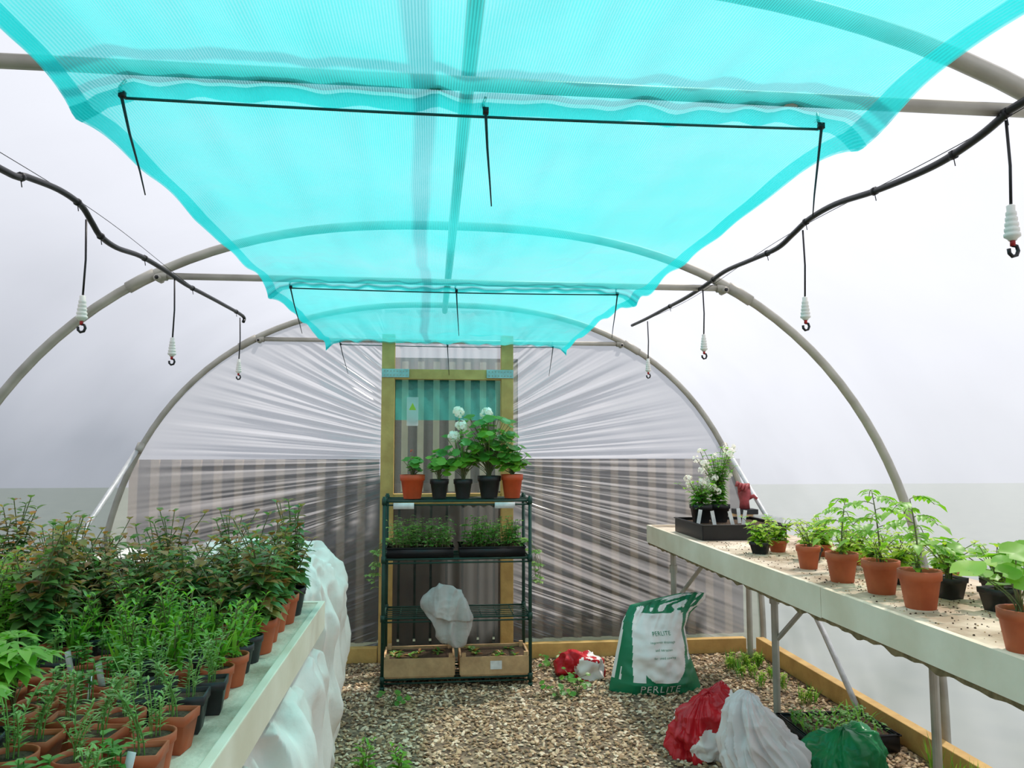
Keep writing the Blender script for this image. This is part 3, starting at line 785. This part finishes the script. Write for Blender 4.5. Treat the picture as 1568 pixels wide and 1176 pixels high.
mb.obj('plant_label',(1.74,4.50,BZ+.074),smooth=False)
for x,y in ((2.125,4.66),(2.13,4.82)):
    mb=MB(); mb.lathe([(.048,0),(.058,.085),(.062,.087),(.062,.10),(.055,.10),(.045,.004)],M['tub'],24); mb.lathe([(.0475,.003),(.053,.05),(.001,.05)],M['soil'],24,cap=False); mb.obj('plastic_tub',(x,y,BZ))
mb=MB(); mb.box((-.07,-.05,0),(.07,.05,.12),M['crate']); mb.box((-.073,-.053,.09),(.073,.053,.124),M['blackp']); mb.obj('seed_box',(2.10,5.04,BZ),smooth=False,bevel=.003)
mb=MB()
mb.tube([(0,0,0),(0,0,.05),(.0,0,.10),(.01,0,.14)],[.035,.03,.045,.03],M['glove'],12)
for k in range(4):
    dx=-.03+.02*k; mb.tube([(dx,0,.11),(dx-.012,-.02,.16),(dx-.035,-.045,.175-.01*k),(dx-.05,-.06,.155-.012*k)],[.014,.014,.012,.008],M['glove'],8)
mb.tube([(.03,0,.07),(.06,-.015,.085),(.08,-.02,.065)],[.014,.013,.009],M['glove'],8)
mb.obj('gardening_glove',(2.10,5.04,BZ+.125))

# ------------------------------------------------------------------ perlite bag
def interp(ks,v):
    for (a,x),(b,y) in zip(ks,ks[1:]):
        if v<=b: 
            t=(v-a)/(b-a); return x+(y-x)*t
    return ks[-1][1]
KL=[(0,-.28),(.3,-.235),(.7,-.175),(.88,-.12),(.95,.06),(1,.2)]; KR=[(0,.29),(.12,.27),(.35,.23),(.62,.215),(.78,.26),(.93,.36),(1,.37)]
KT=[(0,.12),(.1,.17),(.4,.17),(.7,.10),(.85,.035),(1,.012)]
def bagpt(u,v,side):
    l=interp(KL,v);r=interp(KR,v); x=(l+r)/2+(r-l)/2*u
    t=interp(KT,v)*(1-abs(u)**2.6)
    w=noise.noise(Vector((x*7,v*5,side*2)))*.035+noise.noise(Vector((x*18,v*12,side)))*.014
    w+=.5*.03*max(0,v-.55)*(.5-abs(noise.noise(Vector((x*30-v*12,v*2,side)))*2))*2
    y=side*(t+w*(1-abs(u)**4))*1.0+.10*v
    return Vector((x,y,max(0,.545*v**.95)))
mb=MB(); nu=nv=110; 
for side in (-1,1):
    P=[[bagpt(-1+2*i/nu,j/nv,side) for i in range(nu+1)] for j in range(nv+1)]
    o=len(mb.v); mb.v+= [tuple(p) for r in P for p in r]
    for j in range(nv):
        for i in range(nu):
            u=-1+2*(i+.5)/nu; v=(j+.5)/nv
            g=False
            if v<.13: g=True
            if -.80<u+.25*v<-.58 : g=True
            if -.95<u<-.88: g=True
            rr=math.hypot((u-.12)*.30,(v-.52)*.5)
            if .21<rr<.245 and u>-.35: g=True
            if u>.55 and .13<v<.3 and (u-.55)>(v-.13)*1.2: g=True
            if v>.80 and noise.noise(Vector((u*5,v*14,0)))>0: g=True
            if u>-.38 and .27<rr and .13<v<.8 and u>.62: g=True
            mb.m.append(mb.mi(M['bgreen'] if g else M['bag']))
            f=(o+j*(nu+1)+i,o+j*(nu+1)+i+1,o+(j+1)*(nu+1)+i+1,o+(j+1)*(nu+1)+i)
            mb.f.append(f if side<0 else f[::-1])
o2=(nv+1)*(nu+1)
for i in range(nu): mb.f.append((i,o2+i,o2+i+1,i+1)); mb.m.append(mb.mi(M['bgreen']))
pb=empty('perlite_bag',(1.35,4.66,0)); bpy.context.view_layer.update()
mb.obj('bag_body',parent=pb)
def bagtext(txt,size,cx,cz,m,nm):
    cu=bpy.data.curves.new(nm,'FONT'); cu.body=txt; cu.size=size; cu.align_x='CENTER'; cu.space_character=1.15
    to=bpy.data.objects.new('tmp',cu); scene.collection.objects.link(to)
    dg=bpy.context.evaluated_depsgraph_get(); me=bpy.data.meshes.new_from_object(to.evaluated_get(dg)); bpy.data.objects.remove(to)
    for vv in me.vertices:
        x=cx+vv.co.x; z=cz+vv.co.y; v=(z/.545)**(1/.95); l=interp(KL,v);r=interp(KR,v); u=max(-.99,min(.99,(x-(l+r)/2)/((r-l)/2)))
        q=bagpt(u,v,-1); vv.co=Vector((q.x,q.y-.004,q.z))
    me.materials.clear(); me.materials.append(m); mkobj(nm,me,parent=pb)
bagtext('PERLITE',.062,.0,.018,M['bag'],'bag_title')
for k,(t,s) in enumerate((('PERLITE',.03),('improves drainage',.018),('and aeration',.018),('for seed sowing',.018))):
    bagtext(t,s,.03,.33-.04*k,M['bgreen'],'bag_print_%d'%(k+1))
def redwhite(c): 
    n1=noise.noise(c*7+Vector((5,0,2))); n2=noise.noise(Vector((c.x*26,c.y*26,c.z*12)))
    if n1>.16: return M['bag']
    if n1>-.05 and n2>.12: return M['bag']
    return M['bred']
lump('crumpled_compost_bag',(.97,4.98,0),(.28,.20,.12),None,.7,.05,7,fold=.03,matfn=redwhite,seed=6,cr=.03,cf=9,seg=(110,70))
def squeeze(p,x,y,z):
    k=1-.22*z; return Vector((p.x*k+.05*z,p.y*k,p.z*(1+.22*x*z)+.03*z*noise.noise(p*9)))
def carr(p,x,y,z):
    k=1-.55*z**1.2
    zz=p.z*(1+.12*(-x)*z)
    return Vector((p.x*k-.08*z**1.5,p.y*k,zz))
lump('compost_bag',(1.28,3.68,0),(.30,.25,.26),None,.6,.03,5,fold=.02,matfn=redwhite,shape=squeeze,seed=7,seg=(260,160),cr=.045,cf=7,pleat=.03,pf=3.0)
lump('plastic_carrier_bag',(1.46,3.30,0),(.38,.32,.38),M['carrierw'],.85,.03,4,fold=.01,shape=carr,seed=8,seg=(280,160),cr=.028,cf=7,pleat=.05,pf=2.4)
lump('compost_sack',(1.78,3.36,0),(.34,.34,.18),M['carrier'],.6,.03,5,fold=.02,shape=squeeze,seed=9,seg=(220,120),cr=.04,cf=7,pleat=.02,pf=3)
mb=MB(); tray(mb,.44,.34,.08)
for k in range(90):
    x,y=U(-.2,.2),U(-.15,.15); a=U(0,6); mb.leaf((x,y,.06),(math.cos(a)*.6,math.sin(a)*.6,1),U(.05,.15),.012,L['mid'] if k%2 else L['bright'],.3,.2)
    for j in range(3):
        a=U(0,6); mb.leaf((x,y,.06+U(.02,.06)),(math.cos(a),math.sin(a),.4),.03,.016,L['mid'],.4,.2)
mb.obj('seedling_tray',(2.00,3.74,.012))
def weed(name,x,y,fn): 
    mb=MB(); fn(mb); mb.obj(name,(x,y,.0))
for x,y in ((-.13,3.62),(-.28,3.66)): weed('lupin_seedling',x,y,lambda mb:bushy(mb,0,.12,.09,.028,L['bright'],None,0,4,.04,.04,.1,.8))
for x,y in ((.88,4.80),(.80,5.18),(.86,4.58),(.74,4.55),(-.2,4.5)): weed('weed',x,y,lambda mb:roundy(mb,0,.08,L['mid'],12,.02,.10,.1))
for k in range(16):
    weed('weed',U(1.95,2.2),U(4.15,5.2),lambda mb:(grassy(mb,0,.13,14,L['mid'],.006),seedling(mb,0,L['yell'],6,.08)))
for k in range(6): weed('weed',2.24,2.7+.13*k,lambda mb:grassy(mb,0,.18,20,L['bright'],.006))

# ------------------------------------------------------------------ light + camera
w=bpy.data.worlds.new('World'); scene.world=w; w.use_nodes=True; nt=w.node_tree; nt.nodes.clear()
out=nt.nodes.new('ShaderNodeOutputWorld'); bg=nt.nodes.new('ShaderNodeBackground')
tc=nt.nodes.new('ShaderNodeTexCoord'); sx=nt.nodes.new('ShaderNodeSeparateXYZ'); nt.links.new(tc.outputs['Generated'],sx.inputs[0])
rp=nt.nodes.new('ShaderNodeValToRGB'); rp.color_ramp.elements[0].position=0; rp.color_ramp.elements[0].color=(.66,.69,.77,1); rp.color_ramp.elements[1].position=.6; rp.color_ramp.elements[1].color=(.88,.92,1.0,1)
nt.links.new(sx.outputs['Z'],rp.inputs[0]); nt.links.new(rp.outputs[0],bg.inputs[0]); bg.inputs[1].default_value=.86; nt.links.new(bg.outputs[0],out.inputs[0])
sd=bpy.data.lights.new('sun','SUN'); sd.energy=6.0; sd.angle=.04; sd.color=(1,.93,.84)
so=bpy.data.objects.new('sun',sd); scene.collection.objects.link(so); so.location=(4,4,8)
so.rotation_euler=Vector((-.38,-.36,-.85)).to_track_quat('-Z','Y').to_euler()
cam=bpy.data.cameras.new('camera'); cam.lens=27.1; cam.sensor_width=36; cam.clip_start=.02
co=bpy.data.objects.new('camera',cam); scene.collection.objects.link(co); co.location=(0,0,1.45)
yw=math.radians(5.98); pt=math.radians(4.70)
co.rotation_euler=Vector((math.sin(yw)*math.cos(pt),math.cos(yw)*math.cos(pt),math.sin(pt))).to_track_quat('-Z','Y').to_euler()
scene.camera=co
